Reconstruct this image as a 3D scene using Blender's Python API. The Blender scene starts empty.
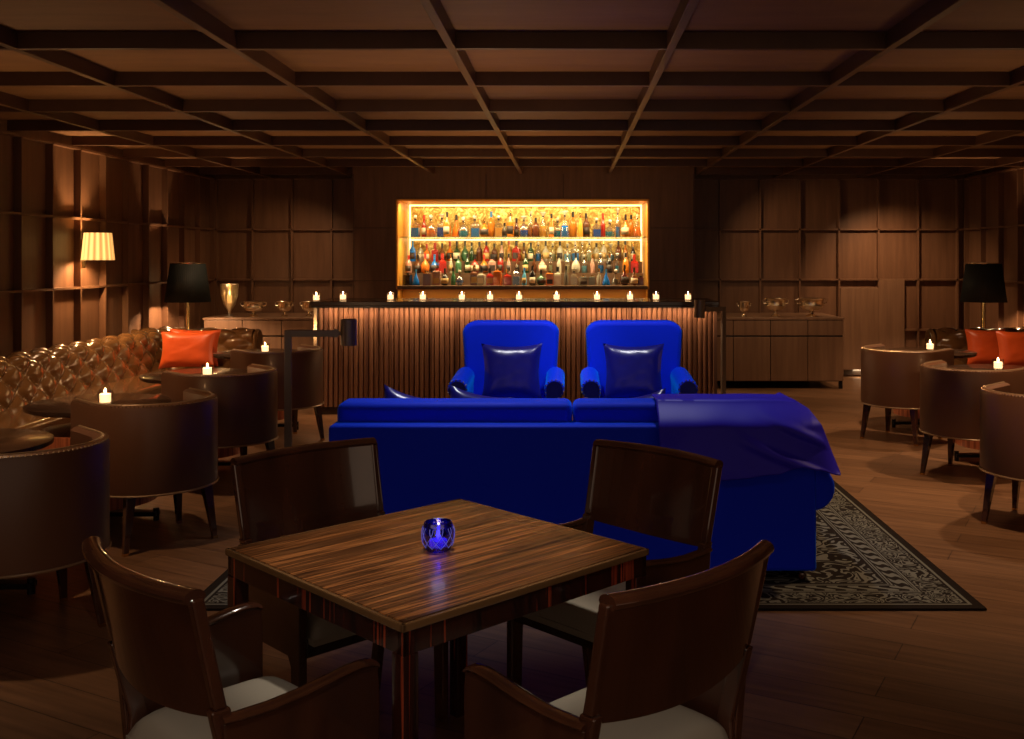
import bpy, math, random
from mathutils import Vector, Matrix, noise
random.seed(7)
R = math.radians; PI = math.pi
sc = bpy.context.scene
C = sc.collection
# ------------------------------------------------------------------ camera, world, exposure
F = 1015.0; EYE = 1.6
cam_d = bpy.data.cameras.new('camera'); cam = bpy.data.objects.new('camera', cam_d); C.objects.link(cam)
cam.location = (0, 0, EYE); cam.rotation_euler = (R(90), 0, 0)
cam_d.sensor_width = 36; cam_d.lens = 36 * F / 1024
cam_d.shift_x = -(568 - 512) / 1024; cam_d.shift_y = (258 - 369.5) / 1024
cam_d.clip_start = 0.05
sc.camera = cam
w = bpy.data.worlds.new('world'); sc.world = w; w.use_nodes = True
w.node_tree.nodes['Background'].inputs[0].default_value = (1.0, 0.68, 0.46, 1)
w.node_tree.nodes['Background'].inputs[1].default_value = 0.33
sc.view_settings.view_transform = 'Standard'; sc.view_settings.look = 'None'
sc.view_settings.gamma = 1; sc.view_settings.use_curve_mapping = False
sc.view_settings.exposure = 0.5
sc.cycles.use_denoising = True
sc.cycles.max_bounces = 6; sc.cycles.diffuse_bounces = 3; sc.cycles.glossy_bounces = 3
sc.cycles.transmission_bounces = 5; sc.cycles.transparent_max_bounces = 12
sc.cycles.sample_clamp_indirect = 3.0; sc.cycles.caustics_reflective = False; sc.cycles.caustics_refractive = False
WARM = (1.0, 0.62, 0.33); CANDLE = (1.0, 0.5, 0.2); NEUT = (1.0, 0.86, 0.7)

def light(name, kind, loc, energy, col=WARM, rot=(0, 0, 0), size=.1, size_y=None, spot=None, blend=.8):
    d = bpy.data.lights.new(name, kind); o = bpy.data.objects.new(name, d); C.objects.link(o)
    o.location = loc; o.rotation_euler = rot; d.energy = energy; d.color = col
    if kind == 'AREA':
        d.shape = 'RECTANGLE'; d.size = size; d.size_y = size_y or size
    else:
        d.shadow_soft_size = size
    if kind == 'SPOT':
        d.spot_size = R(spot); d.spot_blend = blend
    return o

def spot_to(name, loc, target, energy, col, ang, size=.04, blend=.8):
    dv = Vector(target) - Vector(loc)
    return light(name, 'SPOT', loc, energy, col, dv.to_track_quat('-Z', 'Y').to_euler(), size, spot=ang, blend=blend)

# ceiling downlights over each group of furniture
for (x, y, e, a) in ((-.55, 5.75, 66, 70), (.65, 5.75, 40, 70)):
    spot_to('sofa_downlight', (x, y, 2.64), (x, y - .1, 0), e, (.92, .92, 1.0), a)
for (x, y, e, a) in ((-.45, 7.0, 66, 62), (.5, 7.0, 66, 62)):
    spot_to('armchair_downlight', (x, y, 2.64), (x, y + .6, .6), e, (.95, .95, 1.0), a)
spot_to('table_downlight', (-.36, 3.1, 2.64), (-.38, 2.98, .75), 60, NEUT, 36, blend=.5)
spot_to('table_downlight', (-.38, 1.3, 2.64), (-.38, 2.5, .6), 30, NEUT, 80)
for (x, y, tx, ty, e) in ((-3.0, 4.6, -2.9, 4.9, 70), (-3.3, 7.0, -3.4, 7.2, 90), (-3.5, 9.2, -3.5, 9.3, 105),
                          (3.4, 7.0, 3.3, 7.0, 145), (3.6, 9.3, 3.5, 9.4, 140), (2.5, 5.3, 2.4, 5.5, 115), (2.35, 8.2, 2.3, 8.2, 75)):
    spot_to('seating_downlight', (x, y, 2.64), (tx, ty, 0), e, WARM, 88)
for (x, tx, e) in ((1.95, 4.3, 30), (3.9, 4.5, 95), (-3.0, -4.2, 34)):
    spot_to('wall_washer', (x, 12.7, 2.5), (tx, 13.6, .45), e, WARM, 110, blend=1)
for (x, e) in ((2.6, 70), (-3.8, 60)):
    spot_to('sideboard_downlight', (x, 10.9, 2.64), (x + .1, 12.5, .5), e, WARM, 70, blend=1)
# added fill spots with no real fixture, standing in for floor bounce on coffers
for (x, y, e) in ((-3.3, 2.6, 15), (.0, 2.6, 15), (3.3, 2.6, 12), (-3.3, 6.2, 16), (-.6, 6.2, 22), (3.0, 6.2, 10), (-3.3, 9.6, 14), (-.6, 9.6, 26), (3.3, 9.6, 12), (-1.4, 12.0, 10), (.4, 12.0, 10)):
    light('bounce_fill', 'SPOT', (x, y, .9), e * 2.3, (1, .62, .29), (R(180), 0, 0), .25, spot=118, blend=1)

# ------------------------------------------------------------------ materials
def mat(name, col=(.5, .5, .5), rough=.5, metal=0, coat=0, sheen=0, spec=.5, emit=None, estr=0, sheen_tint=None, trans=0, aniso=0):
    m = bpy.data.materials.new(name); m.use_nodes = True
    b = m.node_tree.nodes['Principled BSDF']; I = b.inputs
    I['Base Color'].default_value = (*col, 1); I['Roughness'].default_value = rough; I['Metallic'].default_value = metal
    I['Coat Weight'].default_value = coat; I['Coat Roughness'].default_value = .08
    I['Sheen Weight'].default_value = sheen; I['Specular IOR Level'].default_value = spec
    if sheen_tint: I['Sheen Tint'].default_value = (*sheen_tint, 1)
    I['Transmission Weight'].default_value = trans
    if emit: I['Emission Color'].default_value = (*emit, 1); I['Emission Strength'].default_value = estr
    return m

def nd(m, t, **kw):
    n = m.node_tree.nodes.new(t)
    for k, v in kw.items(): setattr(n, k, v)
    return n

def ln(m, a, b): m.node_tree.links.new(a, b)

def ramp(m, fac, stops):
    r = nd(m, 'ShaderNodeValToRGB'); el = r.color_ramp.elements
    while len(el) < len(stops): el.new(.5)
    for e, (p, c) in zip(el, stops): e.position = p; e.color = (*c, 1)
    ln(m, fac, r.inputs[0]); return r

def math_n(m, op, a, b=None):
    n = nd(m, 'ShaderNodeMath', operation=op)
    for i, v in enumerate((a, b)):
        if v is None: continue
        if isinstance(v, (int, float)): n.inputs[i].default_value = v
        else: ln(m, v, n.inputs[i])
    return n.outputs[0]

def bump(m, h, s, d=.01):
    b = nd(m, 'ShaderNodeBump'); b.inputs['Strength'].default_value = s; b.inputs['Distance'].default_value = d
    ln(m, h, b.inputs['Height']); ln(m, b.outputs[0], m.node_tree.nodes['Principled BSDF'].inputs['Normal'])

def grain(name, dark, lite, scale, rough=.4, coat=0, stops=None, rot=(0, 0, 0), detail=6, bmp=0, spec=.5, coatr=.08):
    """wood: noise stretched by a per-axis scale in object space"""
    m = mat(name, lite or (.1, .05, .03), rough, coat=coat, spec=spec); m.node_tree.nodes['Principled BSDF'].inputs['Coat Roughness'].default_value = coatr
    tc = nd(m, 'ShaderNodeTexCoord'); mp = nd(m, 'ShaderNodeMapping'); mp.inputs['Scale'].default_value = scale; mp.inputs['Rotation'].default_value = rot
    ln(m, tc.outputs['Object'], mp.inputs[0])
    n = nd(m, 'ShaderNodeTexNoise'); n.inputs['Scale'].default_value = 1; n.inputs['Detail'].default_value = detail; n.inputs['Roughness'].default_value = .6
    ln(m, mp.outputs[0], n.inputs['Vector'])
    r = ramp(m, n.outputs[0], stops or [(.3, dark), (.7, lite)])
    ln(m, r.outputs[0], m.node_tree.nodes['Principled BSDF'].inputs['Base Color'])
    if bmp: bump(m, n.outputs[0], bmp)
    return m

M = {}
M['wall'] = grain('walnut_wall', (.11, .052, .027), (.17, .085, .045), (14, 14, 1.2), .42, spec=.4)
M['ceil'] = grain('stained_ceiling', (.17, .082, .034), (.225, .112, .048), (2, 9, 2), .55, spec=.3)
M['beam'] = grain('beam_wood', (.06, .026, .012), (.09, .04, .02), (3, 3, 3), .4, spec=.4)
M['cab'] = grain('cabinet_oak', (.13, .068, .038), (.2, .11, .062), (16, 16, 1.0), .4)
M['macassar'] = grain('macassar_veneer', 0, 0, (.9, 34, 34), .30, coat=.12, detail=2, coatr=.12, spec=.35,
    stops=[(.30, (.02, .008, .005)), (.42, (.15, .06, .02)), (.49, (.022, .008, .004)), (.56, (.36, .135, .04)), (.62, (.03, .010, .004)), (.72, (.22, .075, .02))])
M['macassar_v'] = grain('macassar_upright', 0, 0, (26, 26, .7), .2, coat=.6, detail=3,
    stops=[(.34, (.010, .003, .003)), (.47, (.04, .010, .006)), (.54, (.018, .005, .004)), (.60, (.34, .055, .02)), (.72, (.03, .008, .005))])
M['drum'] = grain('reddish_veneer', 0, 0, (30, 30, .7), .3, coat=.4, detail=3,
    stops=[(.35, (.2, .04, .02)), (.5, (.6, .18, .08)), (.65, (.3, .07, .03))])
M['bar'] = grain('fluted_bar_wood', 0, 0, (11, 5, .35), .35, coat=.2, detail=4,
    stops=[(.35, (.06, .025, .015)), (.5, (.20, .10, .06)), (.65, (.10, .045, .03))])
M['chairwood'] = grain('polished_mahogany', (.022, .008, .005), (.072, .024, .012), (5, 5, 1.5), .16, coat=1, coatr=.05)
M['banding'] = mat('polished_edge_banding', (.16, .085, .035), .22, coat=.5)
M['dark'] = mat('near_black_wood', (.02, .013, .01), .25, coat=.4)
M['tabletop'] = grain('dark_tabletop', (.03, .016, .011), (.06, .032, .02), (2, 20, 20), .22, coat=.3)
M['leather'] = mat('brown_leather', (.125, .054, .028), .40, coat=.05)
M['bronze'] = mat('bronze_leather', (.155, .075, .027), .2, coat=.6)
M['seatleather'] = mat('pale_grey_leather', (.30, .27, .22), .45)
M['brass'] = mat('brass', (.75, .5, .2), .22, 1)
M['silver'] = mat('silver', (.95, .82, .6), .25, 1)
M['blackmetal'] = mat('blackened_metal', (.012, .011, .011), .35, .6)
M['steel'] = mat('bronze_steel', (.16, .13, .11), .4, .5)
M['pleat'] = mat('black_pleated_cloth', (.012, .017, .017), .7)
M['velvet'] = mat('cobalt_velvet', (.0005, .020, .80), .65, sheen=.5, sheen_tint=(.0, .30, 1.0), spec=.15)
M['velvetbase'] = M['velvet']
M['satin'] = mat('navy_satin', (.006, .006, .16), .3, sheen=.25, sheen_tint=(.1, .15, 1), spec=.5)
M['throw'] = mat('indigo_satin_throw', (.030, .018, .62), .45, sheen=.6, sheen_tint=(.06, .05, 1), spec=.15)
M['orange'] = mat('burnt_orange_satin', (.62, .085, .015), .38, sheen=.3, sheen_tint=(1, .4, .15))
M['gold'] = mat('gold_mosaic', (.55, .38, .10), .3, .5)
tc = nd(M['gold'], 'ShaderNodeTexCoord'); n = nd(M['gold'], 'ShaderNodeTexNoise'); n.inputs['Scale'].default_value = 14; n.inputs['Detail'].default_value = 6
n.inputs['Distortion'].default_value = 1.5
ln(M['gold'], tc.outputs['Object'], n.inputs['Vector'])
rr = ramp(M['gold'], n.outputs[0], [(.38, (.28, .17, .03)), (.52, (.5, .34, .09)), (.66, (.85, .68, .28))])
ln(M['gold'], rr.outputs[0], M['gold'].node_tree.nodes['Principled BSDF'].inputs['Base Color']); bump(M['gold'], n.outputs[0], .6)
M['amberwood'] = grain('honey_veneer', (.70, .30, .035), (.85, .42, .06), (2, 2, 8), .4)
M['led'] = mat('led_strip', (1, .8, .5), .5, emit=(1.0, .66, .28), estr=2.0)
M['cream'] = mat('cream_pleated_shade', (.8, .62, .35), .7, emit=(1.0, .55, .17), estr=.5)
m = M['cream']; tc = nd(m, 'ShaderNodeTexCoord'); sp = nd(m, 'ShaderNodeSeparateXYZ'); ln(m, tc.outputs['Object'], sp.inputs[0])
an = math_n(m, 'ARCTAN2', sp.outputs[1], sp.outputs[0]); sw = math_n(m, 'SINE', math_n(m, 'MULTIPLY', an, 15))
rs = ramp(m, math_n(m, 'ADD', math_n(m, 'MULTIPLY', sw, .5), .5), [(0, (.45, .2, .05)), (1, (1, .60, .17))])  # pleat shading painted as bright and dim stripes in the shade's emission
ln(m, rs.outputs[0], m.node_tree.nodes['Principled BSDF'].inputs['Emission Color']); m.node_tree.nodes['Principled BSDF'].inputs['Emission Strength'].default_value = 1.25
M['wax'] = mat('glowing_wax', (.9, .7, .5), .5, emit=(1.0, .60, .30), estr=2.6)
M['flame'] = mat('flame', (1, .8, .4), .5, emit=(1.0, .72, .38), estr=26)
M['nail'] = mat('nailheads', (.6, .42, .25), .25, 1)
M['piping'] = mat('tan_piping', (.3, .2, .12), .35, .3)

def clear_glass(name, col, gloss=.18, rough=.05):
    m = bpy.data.materials.new(name); m.use_nodes = True; nt = m.node_tree; nt.nodes.clear()
    o = nd(m, 'ShaderNodeOutputMaterial'); mx = nd(m, 'ShaderNodeMixShader'); t = nd(m, 'ShaderNodeBsdfTransparent'); g = nd(m, 'ShaderNodeBsdfGlossy')
    t.inputs[0].default_value = (*col, 1); g.inputs['Roughness'].default_value = rough
    lw = nd(m, 'ShaderNodeLayerWeight'); lw.inputs[0].default_value = .35
    f = math_n(m, 'ADD', math_n(m, 'MULTIPLY', lw.outputs['Facing'], .5), gloss)
    ln(m, f, mx.inputs[0]); ln(m, t.outputs[0], mx.inputs[1]); ln(m, g.outputs[0], mx.inputs[2]); ln(m, mx.outputs[0], o.inputs[0])
    return m
M['glass'] = clear_glass('clear_glass', (.92, .9, .85), .12)
M['shelfglass'] = clear_glass('shelf_glass', (.8, .88, .75), .1)
M['flask'] = clear_glass('flask_glass', (.97, .92, .8), .18, .25)
M['cobalt'] = clear_glass('cobalt_cut_glass', (.05, .05, .85), .16)
M['cobaltcut'] = mat('glowing_cut_facets', (.2, .2, .8), .15, emit=(.2, .22, 1), estr=.12)  # cuts emit a little, imitating candlelight caught in the glass
M['crystal'] = clear_glass('cut_crystal', (.95, .82, .55), .42, .3)

# floor boards
m = M['floor'] = mat('oak_floor', (.1, .05, .03), .38, spec=.45)
tc = nd(m, 'ShaderNodeTexCoord'); mp = nd(m, 'ShaderNodeMapping'); mp.inputs['Rotation'].default_value = (0, 0, R(28)); ln(m, tc.outputs['Object'], mp.inputs[0])
br = nd(m, 'ShaderNodeTexBrick'); br.inputs['Scale'].default_value = 1; br.inputs['Brick Width'].default_value = 1.5; br.inputs['Row Height'].default_value = .19
br.inputs['Mortar Size'].default_value = .0025; br.inputs['Color1'].default_value = (.17, .088, .044, 1); br.inputs['Color2'].default_value = (.24, .128, .066, 1); br.inputs['Mortar'].default_value = (.05, .025, .015, 1)
ln(m, mp.outputs[0], br.inputs['Vector'])
mp2 = nd(m, 'ShaderNodeMapping'); mp2.inputs['Scale'].default_value = (1.5, 22, 1); ln(m, mp.outputs[0], mp2.inputs[0])
nz = nd(m, 'ShaderNodeTexNoise'); nz.inputs['Scale'].default_value = 1.4; nz.inputs['Detail'].default_value = 7; ln(m, mp2.outputs[0], nz.inputs['Vector'])
r2 = ramp(m, nz.outputs[0], [(.3, (.55, .52, .5)), (.7, (1, 1, 1))])
mx = nd(m, 'ShaderNodeMixRGB', blend_type='MULTIPLY'); mx.inputs[0].default_value = 1; ln(m, br.outputs[0], mx.inputs[1]); ln(m, r2.outputs[0], mx.inputs[2])
ln(m, mx.outputs[0], m.node_tree.nodes['Principled BSDF'].inputs['Base Color']); bump(m, nz.outputs[0], .15, .004)

# rug: borders by distance to the edge, ornament from distorted waves
RUGX, RUGY, RHX, RHY = .08, 6.9, 1.82, 2.3
m = M['rug'] = mat('ornamental_rug', (.05, .05, .045), .95, spec=.1)
tc = nd(m, 'ShaderNodeTexCoord'); sp = nd(m, 'ShaderNodeSeparateXYZ'); ln(m, tc.outputs['Object'], sp.inputs[0])
ax = math_n(m, 'SUBTRACT', RHX, math_n(m, 'ABSOLUTE', sp.outputs[0])); ay = math_n(m, 'SUBTRACT', RHY, math_n(m, 'ABSOLUTE', sp.outputs[1]))
dd = math_n(m, 'MINIMUM', ax, ay)
def band(a, b): return math_n(m, 'MULTIPLY', math_n(m, 'GREATER_THAN', dd, a), math_n(m, 'LESS_THAN', dd, b))
def orn(scale, thick, dist, off=0):
    mp = nd(m, 'ShaderNodeMapping'); mp.inputs['Scale'].default_value = (scale,) * 3; mp.inputs['Location'].default_value = (off, off, 0)
    ln(m, tc.outputs['Object'], mp.inputs[0])
    n = nd(m, 'ShaderNodeTexNoise'); n.inputs['Scale'].default_value = 1; n.inputs['Detail'].default_value = 1.2; n.inputs['Distortion'].default_value = dist
    ln(m, mp.outputs[0], n.inputs['Vector'])
    s = math_n(m, 'SINE', math_n(m, 'MULTIPLY', n.outputs[0], 44))
    return math_n(m, 'GREATER_THAN', s, thick)
o1, o2 = orn(9, .1, 1.6), orn(6, .25, 1.1, 3.3)
wv = math_n(m, 'GREATER_THAN', math_n(m, 'SINE', math_n(m, 'ADD', math_n(m, 'MULTIPLY', math_n(m, 'ADD', sp.outputs[0], sp.outputs[1]), 62),
     math_n(m, 'MULTIPLY', math_n(m, 'SINE', math_n(m, 'MULTIPLY', dd, 90)), 1.3))), .0)
tot = band(.048, .062)
for b_, o_ in ((band(.075, .215), o1), (band(.245, .315), wv), (band(.36, 9), o2)):
    tot = math_n(m, 'ADD', tot, math_n(m, 'MULTIPLY', b_, o_))
for a_, b_ in ((.222, .231), (.236, .241), (.322, .330), (.337, .343)): tot = math_n(m, 'ADD', tot, band(a_, b_))
fz = nd(m, 'ShaderNodeTexNoise'); fz.inputs['Scale'].default_value = 220; ln(m, tc.outputs['Object'], fz.inputs['Vector'])
rc = ramp(m, math_n(m, 'MINIMUM', tot, 1), [(0, (.014, .010, .008)), (1, (.145, .148, .13))])
ln(m, rc.outputs[0], m.node_tree.nodes['Principled BSDF'].inputs['Base Color']); bump(m, fz.outputs[0], .4, .004)

# ------------------------------------------------------------------ mesh builder
class MB:
    def __init__(s, mtx=None): s.v = []; s.f = []; s.m = mtx or Matrix()
    def add(s, vs, fs, mtx=None):
        o = len(s.v); mm = s.m @ mtx if mtx else s.m
        s.v += [tuple(mm @ Vector(p)) for p in vs]; s.f += [tuple(o + i for i in f) for f in fs]; return s
    def box(s, x0, x1, y0, y1, z0, z1, mtx=None):
        return s.add([(x, y, z) for x in (x0, x1) for y in (y0, y1) for z in (z0, z1)],
                     [(0, 1, 3, 2), (4, 6, 7, 5), (0, 4, 5, 1), (2, 3, 7, 6), (0, 2, 6, 4), (1, 5, 7, 3)], mtx)
    def lathe(s, prof, n=24, c=(0, 0, 0), mtx=None, mod=None, cap=True):
        vs = []; k = len(prof)
        for i in range(n):
            a = 2 * PI * i / n
            for (r, z) in prof:
                rr = r * (mod(a, z) if mod else 1); vs.append((c[0] + rr * math.cos(a), c[1] + rr * math.sin(a), c[2] + z))
        fs = [(i * k + j, ((i + 1) % n) * k + j, ((i + 1) % n) * k + j + 1, i * k + j + 1) for i in range(n) for j in range(k - 1)]
        if cap:
            if prof[0][0] > 1e-5: fs.append(tuple(i * k for i in reversed(range(n))))
            if prof[-1][0] > 1e-5: fs.append(tuple(i * k + k - 1 for i in range(n)))
        return s.add(vs, fs, mtx)
    def cyl(s, p0, p1, r0, r1=None, n=14):
        p0, p1 = Vector(p0), Vector(p1); r1 = r0 if r1 is None else r1; d = p1 - p0
        q = d.to_track_quat('Z', 'Y').to_matrix().to_4x4(); q.translation = p0
        return s.lathe([(r0, 0), (r1, d.length)], n, mtx=q)
    def taper(s, p0, p1, a0, a1, rz=0):
        """square tapered bar, section half widths a0 (at p0) and a1"""
        c, sn = math.cos(rz), math.sin(rz); vs = []
        for p, a in ((p0, a0), (p1, a1)):
            ax, ay = a if isinstance(a, tuple) else (a, a)
            for (x, y) in ((-ax, -ay), (ax, -ay), (ax, ay), (-ax, ay)): vs.append((p[0] + x * c - y * sn, p[1] + x * sn + y * c, p[2]))
        return s.add(vs, [(3, 2, 1, 0), (4, 5, 6, 7)] + [(i, (i + 1) % 4, 4 + (i + 1) % 4, 4 + i) for i in range(4)])
    def sweep(s, path, sect, closed=True, caps=True):
        """path: list of (origin, side, up); sect: list of (a, b)"""
        k = len(sect); vs = [tuple(Vector(o) + Vector(u) * a + Vector(v) * b) for (o, u, v) in path for (a, b) in sect]; fs = []
        kk = k if closed else k - 1
        for i in range(len(path) - 1):
            for j in range(kk):
                fs.append((i * k + j, i * k + (j + 1) % k, (i + 1) * k + (j + 1) % k, (i + 1) * k + j))
        if caps and closed: fs += [tuple(reversed(range(k))), tuple((len(path) - 1) * k + j for j in range(k))]
        return s.add(vs, fs)
    def tube(s, pts, r, n=8, close=False):
        P = [Vector(p) for p in pts]; path = []
        for i, p in enumerate(P):
            t = (P[min(i + 1, len(P) - 1)] - P[max(i - 1, 0)]).normalized()
            a = t.orthogonal() if abs(t.z) > .9 else t.cross(Vector((0, 0, 1)))
            a.normalize(); b = t.cross(a).normalized(); path.append((p, a, b))
        return s.sweep(path, [(r * math.cos(2 * PI * j / n), r * math.sin(2 * PI * j / n)) for j in range(n)])
    def grid(s, fn, nu, nv, closeu=False):
        vs = [tuple(fn(i / nu, j / nv)) for i in range(nu + 1) for j in range(nv + 1)]
        return s.add(vs, [(i * (nv + 1) + j, (i + 1) * (nv + 1) + j, (i + 1) * (nv + 1) + j + 1, i * (nv + 1) + j + 1) for i in range(nu) for j in range(nv)])
    def ball(s, c, r, n=8, k=5, sz=1):
        return s.lathe([(max(r * math.sin(PI * i / k), 0.00001), -r * sz * math.cos(PI * i / k)) for i in range(k + 1)], n, c, cap=False)
    def build(s, name, material, parent=None, smooth=None, bevel=0, solid=0, sub=0, seg=2, sharp=True):
        me = bpy.data.meshes.new(name); me.from_pydata(s.v, [], s.f); me.validate(); 
        import bmesh
        bm = bmesh.new(); bm.from_mesh(me); bmesh.ops.recalc_face_normals(bm, faces=bm.faces); bm.to_mesh(me); bm.free()
        o = bpy.data.objects.new(name, me); C.objects.link(o); me.materials.append(material)
        if parent: o.parent = parent
        if solid: md = o.modifiers.new('solid', 'SOLIDIFY'); md.thickness = solid; md.offset = 0
        if bevel: md = o.modifiers.new('bevel', 'BEVEL'); md.width = bevel; md.segments = seg; md.limit_method = 'ANGLE'; md.angle_limit = R(40)
        if sub: md = o.modifiers.new('sub', 'SUBSURF'); md.levels = sub; md.render_levels = sub
        if smooth is None: smooth = True
        if smooth:
            me.polygons.foreach_set('use_smooth', [True] * len(me.polygons)); me.update()
            try:
                if sharp: me.set_sharp_from_angle(angle=R(38))
            except Exception: pass
        return o

def tag(o, label, cat, group=None, kind=None):
    o['label'] = label; o['category'] = cat
    if group: o['group'] = group
    if kind: o['kind'] = kind
    return o
def thing(name, label, cat, loc=(0, 0, 0), rz=0, group=None):
    o = bpy.data.objects.new(name, None); C.objects.link(o); o.empty_display_size = .1
    o.location = loc; o.rotation_euler = (0, 0, rz); return tag(o, label, cat, group)
def struct(name, mb, material, **kw):
    o = mb.build(name, material, **kw); o['kind'] = 'structure'; return o
def kids(o): return [c for c in C.objects if c.parent == o]
def dup(root, loc, rz, label, group=None):
    r = root.copy(); C.objects.link(r); r.location = loc; r.rotation_euler = (0, 0, rz); r['label'] = label
    if group: r['group'] = group
    for ch in kids(root):
        c = ch.copy(); C.objects.link(c); c.parent = r
        for g in kids(ch):
            d = g.copy(); C.objects.link(d); d.parent = c
    return r
def sstep(t): t = min(max(t, 0), 1); return t * t * (3 - 2 * t)
def interp(pts, x):
    if x <= pts[0][0]: return pts[0][1]
    for (a, va), (b, vb) in zip(pts, pts[1:]):
        if x <= b: t = (x - a) / (b - a); t = sstep(t); return va + (vb - va) * t
    return pts[-1][1]

# ------------------------------------------------------------------ room shell
XL, XR, YB, YC, ZB, ZC = -4.75, 5.33, 13.65, 13.0, 2.677, 2.767   # fin planes, beam bottoms, coffer panels
struct('floor', MB().box(XL - .3, XR + .3, -1.0, YB + .5, -.1, 0), M['floor'], smooth=False)
struct('ceiling', MB().box(XL - .3, XR + .3, -1.0, YB + .5, ZC, ZC + .1), M['ceil'], smooth=False)
mb = MB()
for k in range(-4, 6):
    x = -.6 + 1.13 * k
    if XL < x < XR: mb.box(x - .022, x + .022, -1, YB, ZB, ZC)
struct('trim_1', mb, M['beam'], bevel=.003, smooth=False)
mb = MB()
for k in range(-5, 8):
    y = 5.255 + 1.12 * k
    mb.box(XL, XR, y - .022, y + .022, ZB + .002, ZC)
struct('trim_2', mb, M['beam'], bevel=.003, smooth=False)
D = .066; T = .011
def fins(mb, horizontals, verticals, along, front, back, lo, hi):
    for v in verticals:
        if along == 'y': mb.box(min(front, back), max(front, back), v - T, v + T, 0, ZB)
        else: mb.box(v - T, v + T, min(front, back), max(front, back), 0, ZB)
    for z in horizontals:
        if along == 'y': mb.box(min(front, back), max(front, back), lo, hi, z - T, z + T)
        else: mb.box(lo, hi, min(front, back), max(front, back), z - T, z + T)
HZ = (.632, 1.31, 1.985, ZB - .012)
mb = MB().box(XL - D - .1, XL - D, -1, YB + .2, 0, ZC)
fins(mb, HZ, [YB - .535 * k for k in range(0, 27)], 'y', XL, XL - D, -1, YB); struct('wall_left', mb, M['wall'], smooth=False)
mb = MB().box(XR + D, XR + D + .1, -1, YB + .2, 0, ZC)
fins(mb, HZ, [YB - .535 * k for k in range(0, 27)], 'y', XR, XR + D, -1, YB); struct('wall_right', mb, M['wall'], smooth=False)
BX0, BX1 = -2.76, 1.62; NX0, NX1, NZ0, NZ1, NY = -2.19, 1.03, .95, 2.343, 13.9
mb = MB().box(XL - D, BX0 - .001, YB + D, YB + D + .1, 0, ZC).box(BX1 + .001, XR + D, YB + D, YB + D + .1, 0, ZC)
for z in HZ[1:]: mb.box(XL, BX0 - .001, YB, YB + D, z - T, z + T).box(BX1 + .001, 4.52 if z < 1.5 else XR, YB, YB + D, z - T, z + T)
for z in HZ[:2]: mb.box(4.52, XR, YB, YB + D, z - T, z + T)
for x in (XL + .012, -4.247, -3.716, -3.185): mb.box(x - T, x + T, YB, YB + D, 0, ZB)
for x in (2.05, 2.587, 3.118, 3.649): mb.box(x - T, x + T, YB, YB + D, 0, ZB)
mb.box(4.18 - T, 4.18 + T, YB, YB + D, 1.2, ZB).box(4.711 - T, 4.711 + T, YB, YB + D, 0, ZB).box(5.242 - T, 5.242 + T, YB, YB + D, 0, ZB)
struct('wall_back', mb, M['wall'], smooth=False)
# flush jib panel stepping up between the fins
struct('trim_3', MB().box(3.66, 4.17, YB - .02, YB + D, .1, 1.2).box(4.17, 4.52, YB - .02, YB + D, .1, 1.31), M['cab'], smooth=False, bevel=.003)
struct('trim_4', MB().box(3.66, 4.52, YB + .0, YB + D, .03, .1), M['dark'], smooth=False)
light('toe_light', 'AREA', (4.1, YB - .05, .09), 1.6, (1, .7, .4), (R(25), 0, 0), .5, .03)
# chimney-breast like centre block with the niche cut through
mb = MB().box(BX0, NX0, YC, YB + .3, 0, ZC).box(NX1, BX1, YC, YB + .3, 0, ZC).box(NX0, NX1, YC, YB + .3, NZ1, ZC).box(NX0, NX1, YC, YB + .3, 0, NZ0)
struct('wall_center', mb, M['wall'], smooth=False)
mb = MB()
for x in (-2.745, -1.05, .0 - .06, 1.605): 
    mb.box(x - .006, x + .006, YC - .006, YC, NZ1 + .02 if -2.2 < x < 1.03 else 0, ZB)
for z in (.65, 1.31, 1.985): mb.box(BX0, NX0 - .03, YC - .005, YC, z - .005, z + .005).box(NX1 + .03, BX1, YC - .005, YC, z - .005, z + .005)
struct('trim_5', mb, M['beam'], smooth=False)

# ------------------------------------------------------------------ back bar niche
nb = thing('bar_display_niche', 'gold lit recessed bottle display niche in the dark back wall above the bar', 'display niche', (0, 0, 0))
e = .012
MB().box(NX0, NX1, NY, NY + .03, NZ0, NZ1).build('back_panel', M['gold'], nb, smooth=False)
MB().box(NX0 + .001, NX0 + e, YC + .01, NY, NZ0, NZ1).build('side_panel', M['amberwood'], nb, smooth=False)
MB().box(NX1 - e, NX1 - .001, YC + .01, NY, NZ0, NZ1).build('side_panel', M['amberwood'], nb, smooth=False)
MB().box(NX0 + e, NX1 - e, YC + .01, NY, NZ1 - e, NZ1 - .001).build('top_panel', M['amberwood'], nb, smooth=False)
MB().box(NX0 + e, NX1 - e, YC + .05, NY, NZ0, NZ0 + .02).build('counter', M['cab'], nb, smooth=False)
MB().box(NX0 + e, NX1 - e, YC - .05, NY, 1.20, 1.245).build('shelf_board', M['cab'], nb, smooth=False, bevel=.004)
MB().box(NX0 + e, NX1 - e, YC + .38, YC + .40, NZ0 + .02, 1.2).build('lower_panel', M['amberwood'], nb, smooth=False)
st = MB().box(NX0 + .04, NX1 - .04, YC + .33, YC + .85, 1.2455, 1.40).box(NX0 + .04, NX1 - .04, YC + .53, YC + .85, 1.40, 1.555)
st.build('display_riser', M['cab'], nb, smooth=False)
MB().box(NX0 + e, NX1 - e, YC + .12, NY - .06, 1.865, 1.876).build('glass_shelf', M['shelfglass'], nb, smooth=False)
fr = MB().box(NX0 - .012, NX0 + .006, YC - .012, YC + .012, 1.2, NZ1 + .012).box(NX1 - .006, NX1 + .012, YC - .012, YC + .012, 1.2, NZ1 + .012).box(NX0 - .012, NX1 + .012, YC - .012, YC + .012, NZ1 - .006, NZ1 + .012)
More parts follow.
